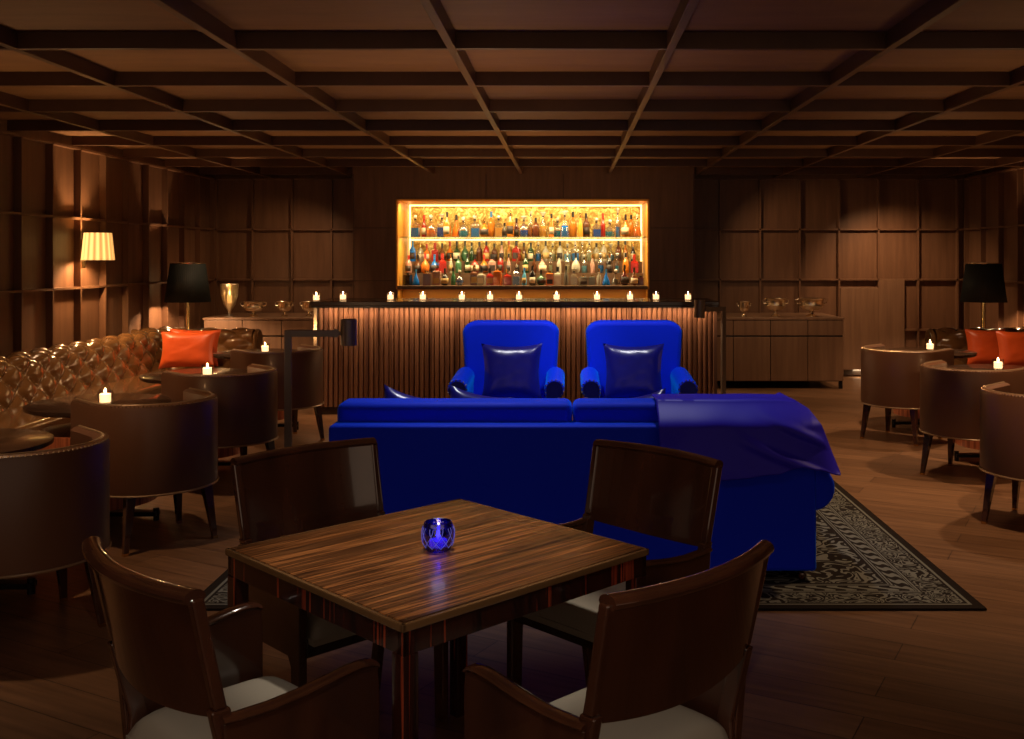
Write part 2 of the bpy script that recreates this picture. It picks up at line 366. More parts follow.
fr.build('frame', M['amberwood'], nb, smooth=False)
for (a, b_, c, d_, z0, z1) in ((NX0 + .02, NX1 - .02, NY - .025, NY - .005, NZ1 - .035, NZ1 - .015), (NX0 + .02, NX1 - .02, NY - .025, NY - .005, 1.838, 1.858),
                           (NX0 + .02, NX0 + .04, NY - .03, NY - .01, 1.25, NZ1 - .03), (NX1 - .04, NX1 - .02, NY - .03, NY - .01, 1.25, NZ1 - .03)):
    MB().box(a, b_, c, d_, z0, z1).build('led_strip', M['led'], nb, smooth=False)
light('niche_top_strip', 'AREA', (-.58, 13.12, NZ1 - .03), 26, (1, .70, .34), (R(12), 0, 0), 3.1, .05)
light('niche_shelf_strip', 'AREA', (-.58, 13.16, 1.858), 18, (1, .72, .38), (R(14), 0, 0), 3.1, .04)
light('niche_back_strip', 'AREA', (-.58, 13.82, NZ1 - .06), 6, (1, .70, .3), (R(0), 0, 0), 3.1, .05)
light('niche_low_strip', 'AREA', (-.58, 13.06, 1.19), 5, (1, .6, .28), (0, 0, 0), 3.1, .04)

# bottles
LIQ = {'blue': (.02, .24, .95), 'navy': (.015, .12, .85), 'teal': (.02, .36, .75), 'amber': (.75, .26, .03), 'orange': (.95, .25, .03), 'yellow': (1.0, .50, .06),
       'brown': (.16, .05, .02), 'red': (.5, .03, .02), 'dark green': (.02, .06, .02), 'green': (.08, .22, .1), 'black': (.015, .012, .012), 'clear': (.62, .58, .46),
       'grey': (.22, .21, .17), 'pink': (.62, .34, .26), 'dark red': (.12, .015, .015), 'pale green': (.42, .5, .36), 'sky': (.15, .55, .95)}
LM = {k: mat('liquor_' + k.replace(' ', '_'), v, .14, coat=.5) for k, v in LIQ.items()}
for k in LM: LM[k].node_tree.nodes['Principled BSDF'].inputs['Transmission Weight'].default_value = .25 if k not in ('black',) else 0
CAPM = {'black': mat('black_cap', (.015, .013, .012), .35), 'red': mat('red_cap', (.45, .03, .02), .35), 'crystal': mat('crystal_stopper', (.95, .88, .7), .12, coat=1, trans=.35),
        'gold': M['brass'], 'blue': mat('blue_cap', (.03, .2, .5), .3)}
LABM = [mat('cream_label', (.7, .6, .42), .6), mat('dark_label', (.05, .035, .03), .5), mat('red_label', (.5, .06, .03), .5), mat('brass_label', (.5, .33, .12), .45)]
SHAPES = {  # profile fractions of (radius, height) for body; neck radius fraction; sections
    'square': [(.95, 0), (1, .03), (1, .52), (.9, .6), (.3, .68), (.26, .84)],
    'tall': [(.8, 0), (.85, .02), (.85, .52), (.7, .62), (.3, .72), (.26, .88)],
    'round': [(.5, 0), (.85, .08), (1, .25), (.92, .42), (.55, .56), (.25, .64), (.22, .84)],
    'cone': [(.95, 0), (1, .05), (.75, .3), (.42, .55), (.22, .72), (.2, .86)],
    'decanter': [(.8, 0), (1, .08), (1, .36), (.7, .46), (.28, .56), (.24, .74)],
    'box': [(1, 0), (1, .02), (1, .78), (.9, .84), (.3, .88), (.3, .95)],
    'slim': [(.7, 0), (.72, .02), (.72, .48), (.5, .6), (.3, .7), (.28, .9)],
}
ORD = ['first', 'second', 'third', 'fourth', 'fifth', 'sixth', 'seventh', 'eighth', 'ninth', 'tenth', 'eleventh', 'twelfth', 'thirteenth', 'fourteenth', 'fifteenth',
       'sixteenth', 'seventeenth', 'eighteenth', 'nineteenth', 'twentieth', 'twenty-first', 'twenty-second', 'twenty-third', 'twenty-fourth', 'twenty-fifth', 'twenty-sixth',
       'twenty-seventh', 'twenty-eighth', 'twenty-ninth', 'thirtieth', 'thirty-first', 'thirty-second', 'thirty-third', 'thirty-fourth', 'thirty-fifth']
SHW = {'square': 'square-shouldered', 'tall': 'tall', 'round': 'round-bellied', 'cone': 'conical', 'decanter': 'squat decanter-like', 'box': 'low boxy', 'slim': 'slender'}
def bottle(x, y, z, h, r, shape, liq, cap, lab, label, group):
    t = thing('liquor_bottle', label, 'bottle', (x, y, z), random.uniform(-.3, .3), group)
    prof = SHAPES[shape]; n = 4 if shape in ('square', 'box') else 14
    rot = Matrix.Rotation(R(45), 4, 'Z') if n == 4 else None
    k = 1.25 if n == 4 else 1
    fl = .52
    if cap == 'crystal':     # part-filled clear decanter: glass over coloured liquor
        zl = next(p[1] for p in prof if p[1] > .3) * .8
        body = [(a * r * k, b * h) for a, b in prof]
        MB().lathe(body, n, mtx=rot).build('glass_body', M['flask'], t, smooth=(n != 4))
        lp = []
        for a, b in prof:
            if b < zl: lp.append((a * r * k * .9, b * h + .004))
            else:
                break
        a1 = lp[-1][0]; lp.append((a1 * .97, zl * h)); MB().lathe(lp, n, mtx=rot).build('liquor', LM[liq], t, smooth=(n != 4))
        s = MB(); zt = prof[-1][1] * h
        kind = random.random()
        if kind < .5: s.ball((0, 0, zt + r * .42), r * .42, 10, 6)
        elif kind < .8: s.lathe([(r * .2, zt), (r * .65, zt + h * .13), (r * .6, zt + h * .16)], 10)
        else: s.lathe([(r * .2, zt), (r * .32, zt + h * .08), (.002, zt + h * .2)], 8)
        s.build('stopper', CAPM['crystal'], t)
        MB().cyl((0, 0, zt - h * .08), (0, 0, zt), prof[-1][0] * r * 1.05, n=8).build('collar', CAPM['black'], t)
        return t
    MB().lathe([(a * r * k, b * h) for a, b in prof], n, mtx=rot).build('bottle_body', LM[liq], t, smooth=(n != 4))
    zt = prof[-1][1] * h; nr = prof[-1][0] * r * k
    MB().cyl((0, 0, zt - h * .1), (0, 0, h), nr * 1.15, n=10).build('cap', CAPM[cap], t)
    if lab is not None:
        z0, z1 = (.12, .42)
        rr_ = {'square': 1, 'tall': .85, 'round': 1, 'cone': .95, 'decanter': 1, 'box': 1, 'slim': .72}[shape] * r * k
        if n == 4: q = rr_ * .7071; MB().box(-q * .8, q * .8, -q - .0025, -q, z0 * h, z1 * h).build('label', LABM[lab], t, smooth=False)
        else:
            fn = lambda u, v: (1.02 * rr_ * math.cos(-PI / 2 + (u - .5) * 2), 1.02 * rr_ * math.sin(-PI / 2 + (u - .5) * 2), (z0 + (z1 - z0) * v) * h)
            if shape != 'cone': MB().grid(fn, 6, 1).build('label', LABM[lab], t, solid=.001)
    return t
def px_x(px, y): return (px - 568) * y / F
UP = [(416, 'square', 'blue', .27, 'crystal'), (423.4, 'slim', 'red', .28, 'red'), (431.5, 'decanter', 'orange', .30, 'crystal'), (441.4, 'square', 'navy', .29, 'crystal'),
      (447.6, 'tall', 'amber', .31, 'black'), (456, 'cone', 'orange', .28, 'black'), (463.8, 'decanter', 'teal', .27, 'crystal'), (474.4, 'square', 'blue', .27, 'crystal'),
      (484.6, 'round', 'amber', .23, 'gold'), (491, 'tall', 'amber', .32, 'blue'), (498.9, 'square', 'yellow', .27, 'crystal'), (504.3, 'slim', 'grey', .18, 'black'), (510.6, 'tall', 'amber', .33, 'gold'),
      (516.3, 'slim', 'dark red', .24, 'black'), (524, 'decanter', 'navy', .29, 'crystal'), (530.6, 'slim', 'amber', .32, 'crystal'), (536, 'tall', 'brown', .24, 'black'), (543, 'cone', 'yellow', .31, 'crystal'),
      (551.6, 'slim', 'orange', .29, 'black'), (557.6, 'decanter', 'teal', .27, 'crystal'), (564.8, 'cone', 'blue', .32, 'crystal'), (573, 'tall', 'amber', .32, 'black'), (580.2, 'slim', 'yellow', .30, 'gold'),
      (586.3, 'tall', 'brown', .30, 'black'), (596.5, 'square', 'navy', .23, 'crystal'), (603, 'slim', 'red', .30, 'red'), (609.8, 'decanter', 'teal', .23, 'crystal'), (618, 'slim', 'blue', .34, 'crystal'),
      (625.4, 'round', 'orange', .28, 'black'), (631.4, 'slim', 'amber', .28, 'black'), (637, 'cone', 'orange', .28, 'crystal')]
rad = {'square': .058, 'tall': .050, 'round': .060, 'cone': .062, 'decanter': .066, 'box': .056, 'slim': .042}
Yu = 13.42
def rowof(row, y, z, tierword, group, hs=1, stag=.035, rs=1):
    xs = [px_x(a[0], y) for a in row]
    for i, a in enumerate(row):
        gap = min([abs(xs[i] - xs[j]) for j in (i - 1, i + 1) if 0 <= j < len(row)])
        r = min(rad[a[1]] * rs, .5 * math.hypot(gap, 2 * stag) * (.84 if a[1] in ('square', 'box') else .92))
        lab = None if a[4] == 'crystal' else random.choice([0, 1, 3, None, None])
        what = f"{SHW[a[1]]} {a[2]} bottle, " + ('crystal stopper' if a[4] == 'crystal' else f'{a[4]} cap')
        bottle(xs[i], y + (stag if i % 2 else -stag), z, a[3] * hs, r, a[1], a[2], a[4], lab, f"{what}, {ORD[i]} from left, {tierword}", group)
rowof(UP, Yu, 1.8765, 'upper glass shelf', 'bottles on the upper glass shelf', 1.06, .055, 1.15)
FR = [(408.3, 'box', 'black', .15, 'black'), (415.5, 'cone', 'blue', .19, 'blue'), (427, 'box', 'brown', .17, 'gold'), (436.7, 'box', 'pink', .20, 'red'), (445.3, 'round', 'black', .20, 'black'),
      (453, 'slim', 'green', .21, 'black'), (460, 'round', 'blue', .17, 'crystal'), (474, 'square', 'brown', .24, 'gold'), (481.7, 'square', 'clear', .21, 'black'), (489.7, 'square', 'red', .20, 'black'),
      (497.9, 'box', 'orange', .20, 'gold'), (506.9, 'square', 'red', .19, 'gold'), (516.6, 'square', 'blue', .25, 'crystal'), (524.2, 'slim', 'sky', .21, 'blue'), (532.6, 'tall', 'black', .23, 'black'),
      (541, 'round', 'green', .18, 'black'), (549.4, 'box', 'orange', .17, 'gold'), (557.6, 'square', 'clear', .22, 'black'), (566.2, 'slim', 'grey', .23, 'black'), (573.9, 'square', 'clear', .20, 'crystal'),
      (582.9, 'box', 'grey', .12, 'gold'), (592.1, 'box', 'grey', .12, 'gold'), (598.9, 'slim', 'clear', .20, 'gold'), (606.3, 'cone', 'blue', .19, 'blue'), (615.6, 'cone', 'grey', .17, 'crystal'),
      (624.8, 'round', 'dark red', .24, 'black'), (634, 'round', 'brown', .21, 'black'), (641, 'box', 'dark red', .11, 'black')]
rowof(FR, 13.16, 1.2455, 'front of lower shelf', 'bottles along the front of the lower shelf', 1.1)
def zone(p):
    if p < 452: return [('red', 'red'), ('clear', 'gold'), ('pink', 'red'), ('blue', 'blue'), ('orange', 'red'), ('brown', 'black'), ('amber', 'black')]
    if p < 472: return [('dark green', 'black'), ('dark green', 'black'), ('green', 'black')]
    if p < 523: return [('orange', 'black'), ('red', 'black'), ('brown', 'black'), ('amber', 'red'), ('pink', 'black')]
    if p < 538: return [('dark green', 'black'), ('brown', 'black')]
    if p < 602: return [('clear', 'crystal'), ('pale green', 'crystal'), ('clear', 'black'), ('sky', 'crystal'), ('pink', 'gold'), ('blue', 'crystal')]
    return [('clear', 'gold'), ('brown', 'black'), ('amber', 'black'), ('teal', 'crystal'), ('red', 'red'), ('black', 'gold')]
for (y, z, t_, g_, p0, dp, hh) in ((13.42, 1.4005, 'middle step of display', 'bottles on the middle step', 409, 8.35, .26), (13.62, 1.5555, 'top step of display', 'bottles on the top step', 413, 7.3, .265)):
    row = []; p = p0; last = None
    while p < 637:
        ch = [c for c in zone(p) if c != last] or zone(p); last = random.choice(ch)
        row.append((p, random.choice(['tall', 'slim', 'tall', 'square', 'round']), last[0], hh * random.uniform(.88, 1.06), last[1])); p += dp * random.uniform(.96, 1.06)
    rowof(row, y, z, t_, g_)

# ------------------------------------------------------------------ bar counter
bx0, bx1, by = -2.55, 1.475, 10.36
bar = thing('bar_counter', 'long fluted wooden bar with dark top, lit from under its edge', 'bar', (0, by, 0))
mb = MB(); N = 78; dx = (bx1 - bx0) / N
for i in range(N):
    x0 = bx0 + dx * i; mb.sweep([((x0, 0, .08), (1, 0, 0), (0, 1, 0)), ((x0, 0, 1.118), (1, 0, 0), (0, 1, 0))],
                                [(0, .022), (dx * .1, .002), (dx * .3, -.006), (dx * .7, -.006), (dx * .9, .002), (dx, .022)])
mb.build('fluted_panel', M['bar'], bar)
MB().box(bx0, bx1, .031, .65, .08, 1.118).build('body', M['dark'], bar, smooth=False)
MB().box(bx0 + .02, bx1 - .02, .02, .6, 0, .08).build('plinth', M['dark'], bar, smooth=False)
MB().box(bx0 - .05, bx1 + .05, -.13, .72, 1.118, 1.162).build('countertop', M['tabletop'], bar, smooth=False, bevel=.006)
MB().box(bx0 - .045, bx0 - .005, -.02, .03, 0, 1.117).build('corner_post', M['silver'], bar, smooth=False, bevel=.004)
MB().box(bx1 + .005, bx1 + .045, -.02, .03, 0, 1.117).build('corner_post', M['bar'], bar, smooth=False, bevel=.004)
MB().box(bx0 - .04, bx1 + .04, -.128, -.118, 1.098, 1.118).build('light_lip', M['dark'], bar, smooth=False)
light('bar_edge_strip', 'AREA', ((bx0 + bx1) / 2, by - .07, 1.112), 24, (1, .6, .3), (R(-12), 0, 0), 3.95, .02)

# votive candles
def votive(label, loc, group, sc_=1.0, e=.7):
    t = thing('votive_candle', label, 'candle', loc, 0, group)
    r, h = .038 * sc_, .078 * sc_
    MB().lathe([(r * .9, 0), (r, h * .1), (r * 1.06, h), (r * .96, h), (r * .9, h * .14), (.001, h * .12)], 14).build('glass_cup', M['glass'], t)
    MB().lathe([(r * .80, h * .15), (r * .82, h * .74), (.001, h * .76)], 12).build('wax', M['wax'], t)
    MB().lathe([(.001, h * .77), (.006, h * .84), (.0075, h * .93), (.004, h * 1.05), (.0005, h * 1.18)], 8).build('flame', M['flame'], t)
    light('candle_glow', 'POINT', (loc[0], loc[1], loc[2] + h * 1.25), e, CANDLE, size=.02)
    return t
bc = [316.3, 343, 390.5, 422.8, 461.8, 490, 519, 556.6, 597, 630, 656, 688]
wd = ['leftmost', 'second', 'third', 'fourth', 'fifth', 'sixth', 'seventh', 'eighth', 'ninth', 'tenth', 'eleventh', 'rightmost']
for i, p in enumerate(bc):
    y = 10.5 if i else 10.3
    nm = f'lit votive candle on the bar top, {wd[i]}' + (' of the row' if i in (0, 11) else ' from the left')
    votive(nm, (px_x(p, y), y, 1.1622), 'votive candles along the bar top', e=.35)

# ------------------------------------------------------------------ sideboards with bowls
def sideboard(x0, x1, div, label):
    y0, y1 = 12.4, 13.55; t = thing('sideboard', label, 'sideboard', ((x0 + x1) / 2, y0, 0)); a, b = x0 - (x0 + x1) / 2, x1 - (x0 + x1) / 2
    mb = MB().box(a + .01, b - .01, .02, y1 - y0, .09, .845); mb.build('carcass', M['dark'], t, smooth=False)
    MB().box(a - .01, b + .01, -.01, y1 - y0, .845, .87).build('top', M['cab'], t, smooth=False, bevel=.003)
    for sx in (a + .03, b - .03): MB().box(sx - .02, sx + .02, .02, .06, 0, .09).build('leg', M['blackmetal'], t, smooth=False)
    for sx in (a + .03, b - .03): MB().box(sx - .02, sx + .02, y1 - y0 - .08, y1 - y0 - .04, 0, .09).build('leg', M['blackmetal'], t, smooth=False)
    ds = [a] + [d - (x0 + x1) / 2 for d in div] + [b]
    for p, q in zip(ds, ds[1:]):
        MB().box(p + .004, q - .004, 0, .02, .655, .838).build('drawer', M['cab'], t, smooth=False, bevel=.002)
        MB().box(p + .004, q - .004, 0, .02, .10, .635).build('door', M['cab'], t, smooth=False, bevel=.002)
    return t
sideboard(1.78, 3.37, [2.02, 2.475, 2.93], 'low walnut sideboard to the right of the bar holding three silver bowls')
sideboard(-4.45, -3.02, [-3.98, -3.50], 'low walnut sideboard behind the left corner banquette')
def bowl(px, w_, h_, label):
    y = 12.62; r = w_ / 2; x = px_x(px, y); t = thing('footed_bowl', label, 'bowl', (x, y, .8702), 0, 'silver footed bowls on the sideboards')
    MB().lathe([(r * .42, 0), (r * .44, .012), (r * .16, .035), (r * .13, h_ * .30), (r * .34, h_ * .36)], 20).build('foot', M['silver'], t)
    MB().lathe([(r * .25, h_ * .34), (r * .68, h_ * .40), (r * .92, h_ * .6), (r * .86, h_ * .84), (r * .98, h_), (r * .92, h_ * .98), (r * .74, h_ * .84), (r * .5, h_ * .6), (.001, h_ * .55)], 24,
               mod=lambda a, z: 1 + .03 * math.cos(10 * a)).build('basin', M['silver'], t)
    for s in (-1, 1): MB().tube([(s * r * .8, 0, h_ * .7), (s * r * 1.12, 0, h_ * .72), (s * r * 1.2, 0, h_ * .9), (s * r * .95, 0, h_ * .97)], .007, 6).build('handle', M['silver'], t)
bowl(744, .14, .19, 'small silver footed bowl, narrowest on the right sideboard'); bowl(775.5, .27, .23, 'silver footed bowl in the middle of the right sideboard')
bowl(811.5, .33, .23, 'widest silver footed bowl nearest the right sideboard end'); bowl(253.5, .27, .19, 'wide silver bowl beside the glass hurricane on the left sideboard')
bowl(284.5, .19, .19, 'narrower silver bowl in the middle of the left sideboard'); bowl(309, .19, .19, 'silver bowl half hidden behind the left end of the bar')
t = thing('hurricane_lamp', 'cut crystal hurricane vase with a lit candle on the left sideboard', 'candle holder', (px_x(229.5, 12.6), 12.6, .8702))
MB().lathe([(.06, 0), (.06, .01), (.016, .03), (.018, .07), (.07, .15), (.10, .26), (.108, .40), (.10, .41), (.092, .27), (.062, .17), (.001, .12)], 24, mod=lambda a, z: 1 + .03 * math.cos(12 * a)).build('crystal_vase', M['crystal'], t)
MB().cyl((0, 0, .17), (0, 0, .27), .03).build('candle', M['wax'], t); MB().lathe([(.001, .27), (.010, .29), (.004, .32), (.0005, .34)], 8).build('flame', M['flame'], t)
light('hurricane_glow', 'POINT', (px_x(229.5, 12.6), 12.45, 1.28), 2.2, CANDLE, size=.03)

# ------------------------------------------------------------------ banquettes (deep buttoned)
def tuft(u, v, pu=.165, pv=.12):
    a, b = u / pu, v / pv; p, q = (a + b) / 2, (a - b) / 2
    s = abs(math.sin(PI * p)) * abs(math.sin(PI * q)); return s ** .45
PR = []  # back profile: arc-length param -> (d from wall, z), normal
def profile(v):
    """v arc length from the seat line up and over the roll"""
    L1 = .26
    if v < L1:
        t = v / L1; return (.50 - .05 * t, .44 + .255 * t), (.98, .19)
    a = (v - L1) / .115; a = min(a, PI * 1.0)
    cx, cz, rr_ = .335, .70, .118
    return (cx + rr_ * math.cos(a), cz + rr_ * math.sin(a)), (math.cos(a), math.sin(a))
VL = .26 + .115 * PI
def back_grid(p0, along, out, length, dens=.021):
    mb = MB(); nu = int(length / dens); nv = int(VL / .017)
    def fn(u, v):
        (d, z), (nx, nz) = profile(v * VL); s = u * length
        h = tuft(s, v * VL) * .050 - .014; ed = min(s, length - s)
        h *= 1
        dd_ = d + nx * h; zz = z + nz * h
        return (p0[0] + along[0] * s + out[0] * dd_, p0[1] + along[1] * s + out[1] * dd_, zz)
    mb.grid(fn, nu, nv); return mb
def banquette(side, label):
    s = -1 if side == 'l' else 1; wx = XL if side == 'l' else XR; ox = -s
    t = thing('banquette', label, 'banquette', (0, 0, 0))
    yn, yr = 4.4, 11.28; xe = -3.37 if side == 'l' else 3.93
    back_grid((wx, yn), (0, 1), (ox, 0), yr - yn).build('tufted_back', M['bronze'], t)
    L = abs(xe - wx); back_grid((xe, yr), (-ox, 0), (0, -1), L - .08).build('tufted_back', M['bronze'], t)
    # backing bodies
    MB().box(min(wx + ox * .2, wx + ox * .44), max(wx + ox * .2, wx + ox * .44), yn, yr - .2, .06, .70).box(min(wx + ox * .2, xe), max(wx + ox * .2, xe), yr - .44, yr - .2, .06, .70).build('back_body', M['bronze'], t, smooth=False)
    # rounded end scroll on the return
    fn = [( .52 - .0, .05)]
    sec = [(.50, .06)] + [tuple(profile(VL * i / 14)[0]) for i in range(15)] + [(.2, .06)]
    MB().sweep([((xe, yr, 0), (0, -1, 0), (0, 0, 1)), ((xe + ox * .05, yr, 0), (0, -1, 0), (0, 0, 1))], [(a + (.015 if a > .3 else -.0), b + (.02 if b > .5 else 0)) for a, b in sec]).build('end_scroll', M['bronze'], t, bevel=.02, seg=3)
    # seat: long run and return
    def slab(x0, x1, y0, y1, z0, z1, nm, mt, bv): MB().box(min(x0, x1), max(x0, x1), y0, y1, z0, z1).build(nm, mt, t, bevel=bv, seg=3)
    slab(wx + ox * .44, wx + ox * 1.05, yn, yr - .44, .30, .455, 'seat_cushion', M['bronze'], .035)
    slab(wx + ox * 1.052, xe, yr - 1.05, yr - .44, .30, .455, 'seat_cushion', M['bronze'], .035)
    slab(wx + ox * .44, wx + ox * 1.02, yn, yr - .44, .06, .30, 'seat_base', M['leather'], .01)
    slab(wx + ox * 1.021, xe, yr - 1.02, yr - .44, .06, .30, 'seat_base', M['leather'], .01)
    slab(wx + ox * .25, wx + ox * .96, yn + .05, yr - .3, .0, .06, 'plinth', M['dark'], 0)
    slab(wx + ox * .961, xe - ox * .05, yr - .95, yr - .3, .0, .06, 'plinth', M['dark'], 0)
    return t
banquette('l', 'bronze leather deep-buttoned corner banquette along the left wall')
banquette('r', 'bronze leather deep-buttoned banquette at the far right corner')

def pillow(w_, h_, th, pinch=.05):
    def side(sg):
        def fn(u, v):
            a, b = 2 * u - 1, 2 * v - 1
            x = a * w_ / 2 * (1 - pinch * 2 * (1 - b * b) * abs(a)); z = b * h_ / 2 * (1 - pinch * 2 * (1 - a * a) * abs(b))
            t_ = max((1 - a ** 4) * (1 - b ** 4), 0) ** .6 * th / 2
            t_ *= 1 + .10 * noise.noise(Vector((a * 2.2, b * 2.2, sg * 3.1 + w_ * 9)))
            t_ += .006 * noise.noise(Vector((a * 6, b * 6, sg + h_ * 7))) * (1 - a * a) * (1 - b * b)
            return (x, sg * t_, z)
        return fn
    return MB().grid(side(-1), 20, 20).grid(side(1), 20, 20)
def cushion(loc, rot, w_, h_, th, mt, label, group, pinch=.05, name='throw_pillow', cat='cushion'):
    o = pillow(w_, h_, th, pinch).build(name, M[mt], None, sharp=False); tag(o, label, cat, group)
    o.location = loc; o.rotation_euler = rot; return o
G = 'orange satin cushions on the banquettes'
cushion((px_x(186, 10.3), 10.34, .665), (R(-12), 0, R(3)), .56, .385, .15, 'orange', 'orange satin cushion in front in the left banquette corner', G)
cushion((px_x(193, 10.5), 10.53, .675), (R(-12), R(2), R(6)), .52, .385, .12, 'orange', 'orange satin cushion behind another in the left banquette corner', G)
cushion((px_x(991, 10.42), 10.54, .675), (R(-12), 0, R(-3)), .42, .385, .13, 'orange', 'left orange satin cushion on the right banquette', G)
cushion((px_x(1017, 10.3), 10.22, .68), (R(-8), 0, R(3)), .50, .385, .15, 'orange', 'orange satin cushion cut off by the right photo edge', G)

# ------------------------------------------------------------------ lamps
def table_lamp(x, y, label, tlabel):
    st = thing('side_table', tlabel, 'side table', (x, y, 0), 0)
    MB().cyl((0, 0, .60), (0, 0, .63), .21, n=28).build('top', M['tabletop'], st); MB().cyl((0, 0, .02), (0, 0, .60), .02).build('pole', M['brass'], st); MB().cyl((0, 0, 0), (0, 0, .02), .15, n=24).build('base', M['brass'], st)
    t = thing('table_lamp', label, 'lamp', (x, y, .63), 0, 'table lamps in the corners')
    MB().lathe([(.085, 0), (.085, .015), (.03, .03), (.016, .06), (.016, .62), (.03, .63), (.01, .66)], 18).build('stem', M['brass'], t)
    MB().lathe([(.25, .46), (.19, .905)], 120, mod=lambda a, z: 1 + .022 * math.cos(60 * a), cap=False).build('lamp_shade', M['pleat'], t, solid=.003)
    MB().lathe([(.192, .90), (.196, .915), (.186, .915), (.186, .90)], 48, cap=False).build('shade_ring', M['silver'], t)
    MB().ball((0, 0, .68), .028, 10, 6).build('bulb', mat('warm_bulb', (1, .8, .5), .5, emit=(1, .6, .25), estr=6), t)
    light('lamp_glow', 'POINT', (x, y, .63 + .57), 90, WARM, size=.04)
table_lamp(-4.42, 11.8, 'brass table lamp with black pleated shade behind the left banquette', 'round pedestal table behind the left banquette under the black lamp')
table_lamp(4.83, 11.8, 'brass table lamp with black pleated shade in the far right corner', 'round pedestal table behind the right banquette under the black lamp')
t = thing('wall_sconce', 'wall lamp with cream pleated shade glowing on the left wall', 'wall lamp', (-4.6, 9.93, 0))
MB().lathe([(.145, 1.58), (.120, 1.845)], 120, mod=lambda a, z: 1 + .05 * math.cos(15 * a), cap=False).build('lamp_shade', M['cream'], t, solid=.003)
MB().box(-.15, -.135, -.03, .03, 1.5, 1.78).build('back_plate', M['brass'], t, bevel=.003); MB().tube([(-.14, 0, 1.62), (-.06, 0, 1.60), (0, 0, 1.62), (0, 0, 1.68)], .008).build('arm', M['brass'], t)
light('sconce_glow', 'POINT', (-4.58, 9.93, 1.66), 60, (1, .6, .28), size=.04)

def reading_lamp(x, y, ang, L, label):
    t = thing('reading_lamp', label, 'floor lamp', (x, y, 0), ang, 'angular metal reading lamps'); a = .022
    MB().box(-.08, .08, -.14, .14, 0, .012).build('base', M['steel'], t, smooth=False, bevel=.002)
    MB().box(-a, a, -a * .7, a * .7, .012, 1.13).build('pole', M['steel'], t, smooth=False, bevel=.002)
    MB().box(a, L - .06, -a * .7, a * .7, 1.13 - 2 * a, 1.13).build('arm', M['steel'], t, smooth=False, bevel=.002)
    MB().cyl((L - .075, -.016, 1.11), (L - .075, .016, 1.11), .028).cyl((L - .07, 0, 1.11), (L - .03, 0, 1.11), .012).build('knuckle', M['steel'], t)
    hd = MB().lathe([(.05, 0), (.052, .002), (.052, .17), (.046, .172), (.046, .01)], 24, c=(L + .01, 0, 1.03)).build('lamp_head', M['steel'], t)
reading_lamp(-1.825, 6.62, 0, .385, 'dark metal angular floor lamp behind the left end of the blue sofa')
reading_lamp(1.5, 9.8, R(205), .26, 'dark metal angular floor lamp at the right end of the bar')

# ------------------------------------------------------------------ tub chairs
TA, TF, TW = .36, .23, .07
def upath(a, f, n=20):
    pts = [((a, f * (1 - i / 4)), (1, 0)) for i in range(4)]
    pts += [((a * math.cos(-PI * i / n), a * math.sin(-PI * i / n)), (math.cos(-PI * i / n), math.sin(-PI * i / n))) for i in range(n + 1)]
    pts += [((-a, f * (i / 4)), (-1, 0)) for i in range(1, 5)]
    return pts
def tub_chair(label, loc, rz, group):
    t = thing('tub_chair', label, 'chair', loc, rz, group)
    path = [((p[0], p[1], 0), (n_[0], n_[1], 0), (0, 0, 1)) for p, n_ in upath(TA, TF)]
    sec = [(-.004, .312), (0, .33), (.0, .775), (-.006, .795), (-.02, .803), (-TW + .018, .80), (-TW, .788), (-TW, .33)]
    MB().sweep(path, sec).build('tub_back', M['leather'], t)
    tr = MB()
    for z, off in ((.797, -.008),):
        for p, n_ in upath(TA, TF, 20): pass
        P = [Vector((p[0] + n_[0] * off, p[1] + n_[1] * off, z)) for p, n_ in upath(TA, TF, 24)]
        acc = 0; step = .021; last = P[0]
        for a_, b_ in zip(P, P[1:]):
            d = (b_ - a_).length; s_ = acc
            while s_ < d: q = a_.lerp(b_, s_ / d); tr.ball(tuple(q), .0055, 5, 3); s_ += step
            acc = s_ - d
    tr.build('nailhead_trim', M['nail'], t)
    MB().tube([(p[0], p[1], .316) for p, n_ in upath(TA + .002, TF)], .006, 6).build('piping', M['piping'], t)
    MB().tube([(p[0], p[1], .803) for p, n_ in upath(TA - .030, TF)], .006, 6).build('rim_piping', M['piping'], t)
    def slab(z0, z1, a, f):
        pts = [(p[0], p[1]) for p, n_ in upath(a, f)]; k = len(pts)
        return MB().add([(x, y, z) for z in (z0, z1) for x, y in pts], [tuple(reversed(range(k))), tuple(range(k, 2 * k))] + [(i, (i + 1) % k, k + (i + 1) % k, k + i) for i in range(k)])
    slab(.365, .46, TA - TW - .004, TF + .03).build('seat_cushion', M['leather'], t, bevel=.02, seg=3)
    slab(.307, .36, TA - .01, TF - .005).build('seat_base', M['leather'], t, bevel=.006)
    for sx in (-1, 1):
        for y0, y1 in ((-.235, -.265), (.15, .20)):
            lg = MB().taper((sx * .215, y0, .31), (sx * .25, y1, .015), .026, .013).build('leg', M['chairwood'], t, smooth=False, bevel=.002)
            MB().taper((sx * .25, y1, .016), (sx * .252, y1, 0), .014, .013).build('foot_tip', M['brass'], lg, smooth=False)
    return t
GL, GR = 'leather tub chairs along the left wall', 'leather tub chairs on the right side'
first = tub_chair('brown leather tub chair cut off by the left photo edge', (-2.39, 4.42, 0), R(45), GL)
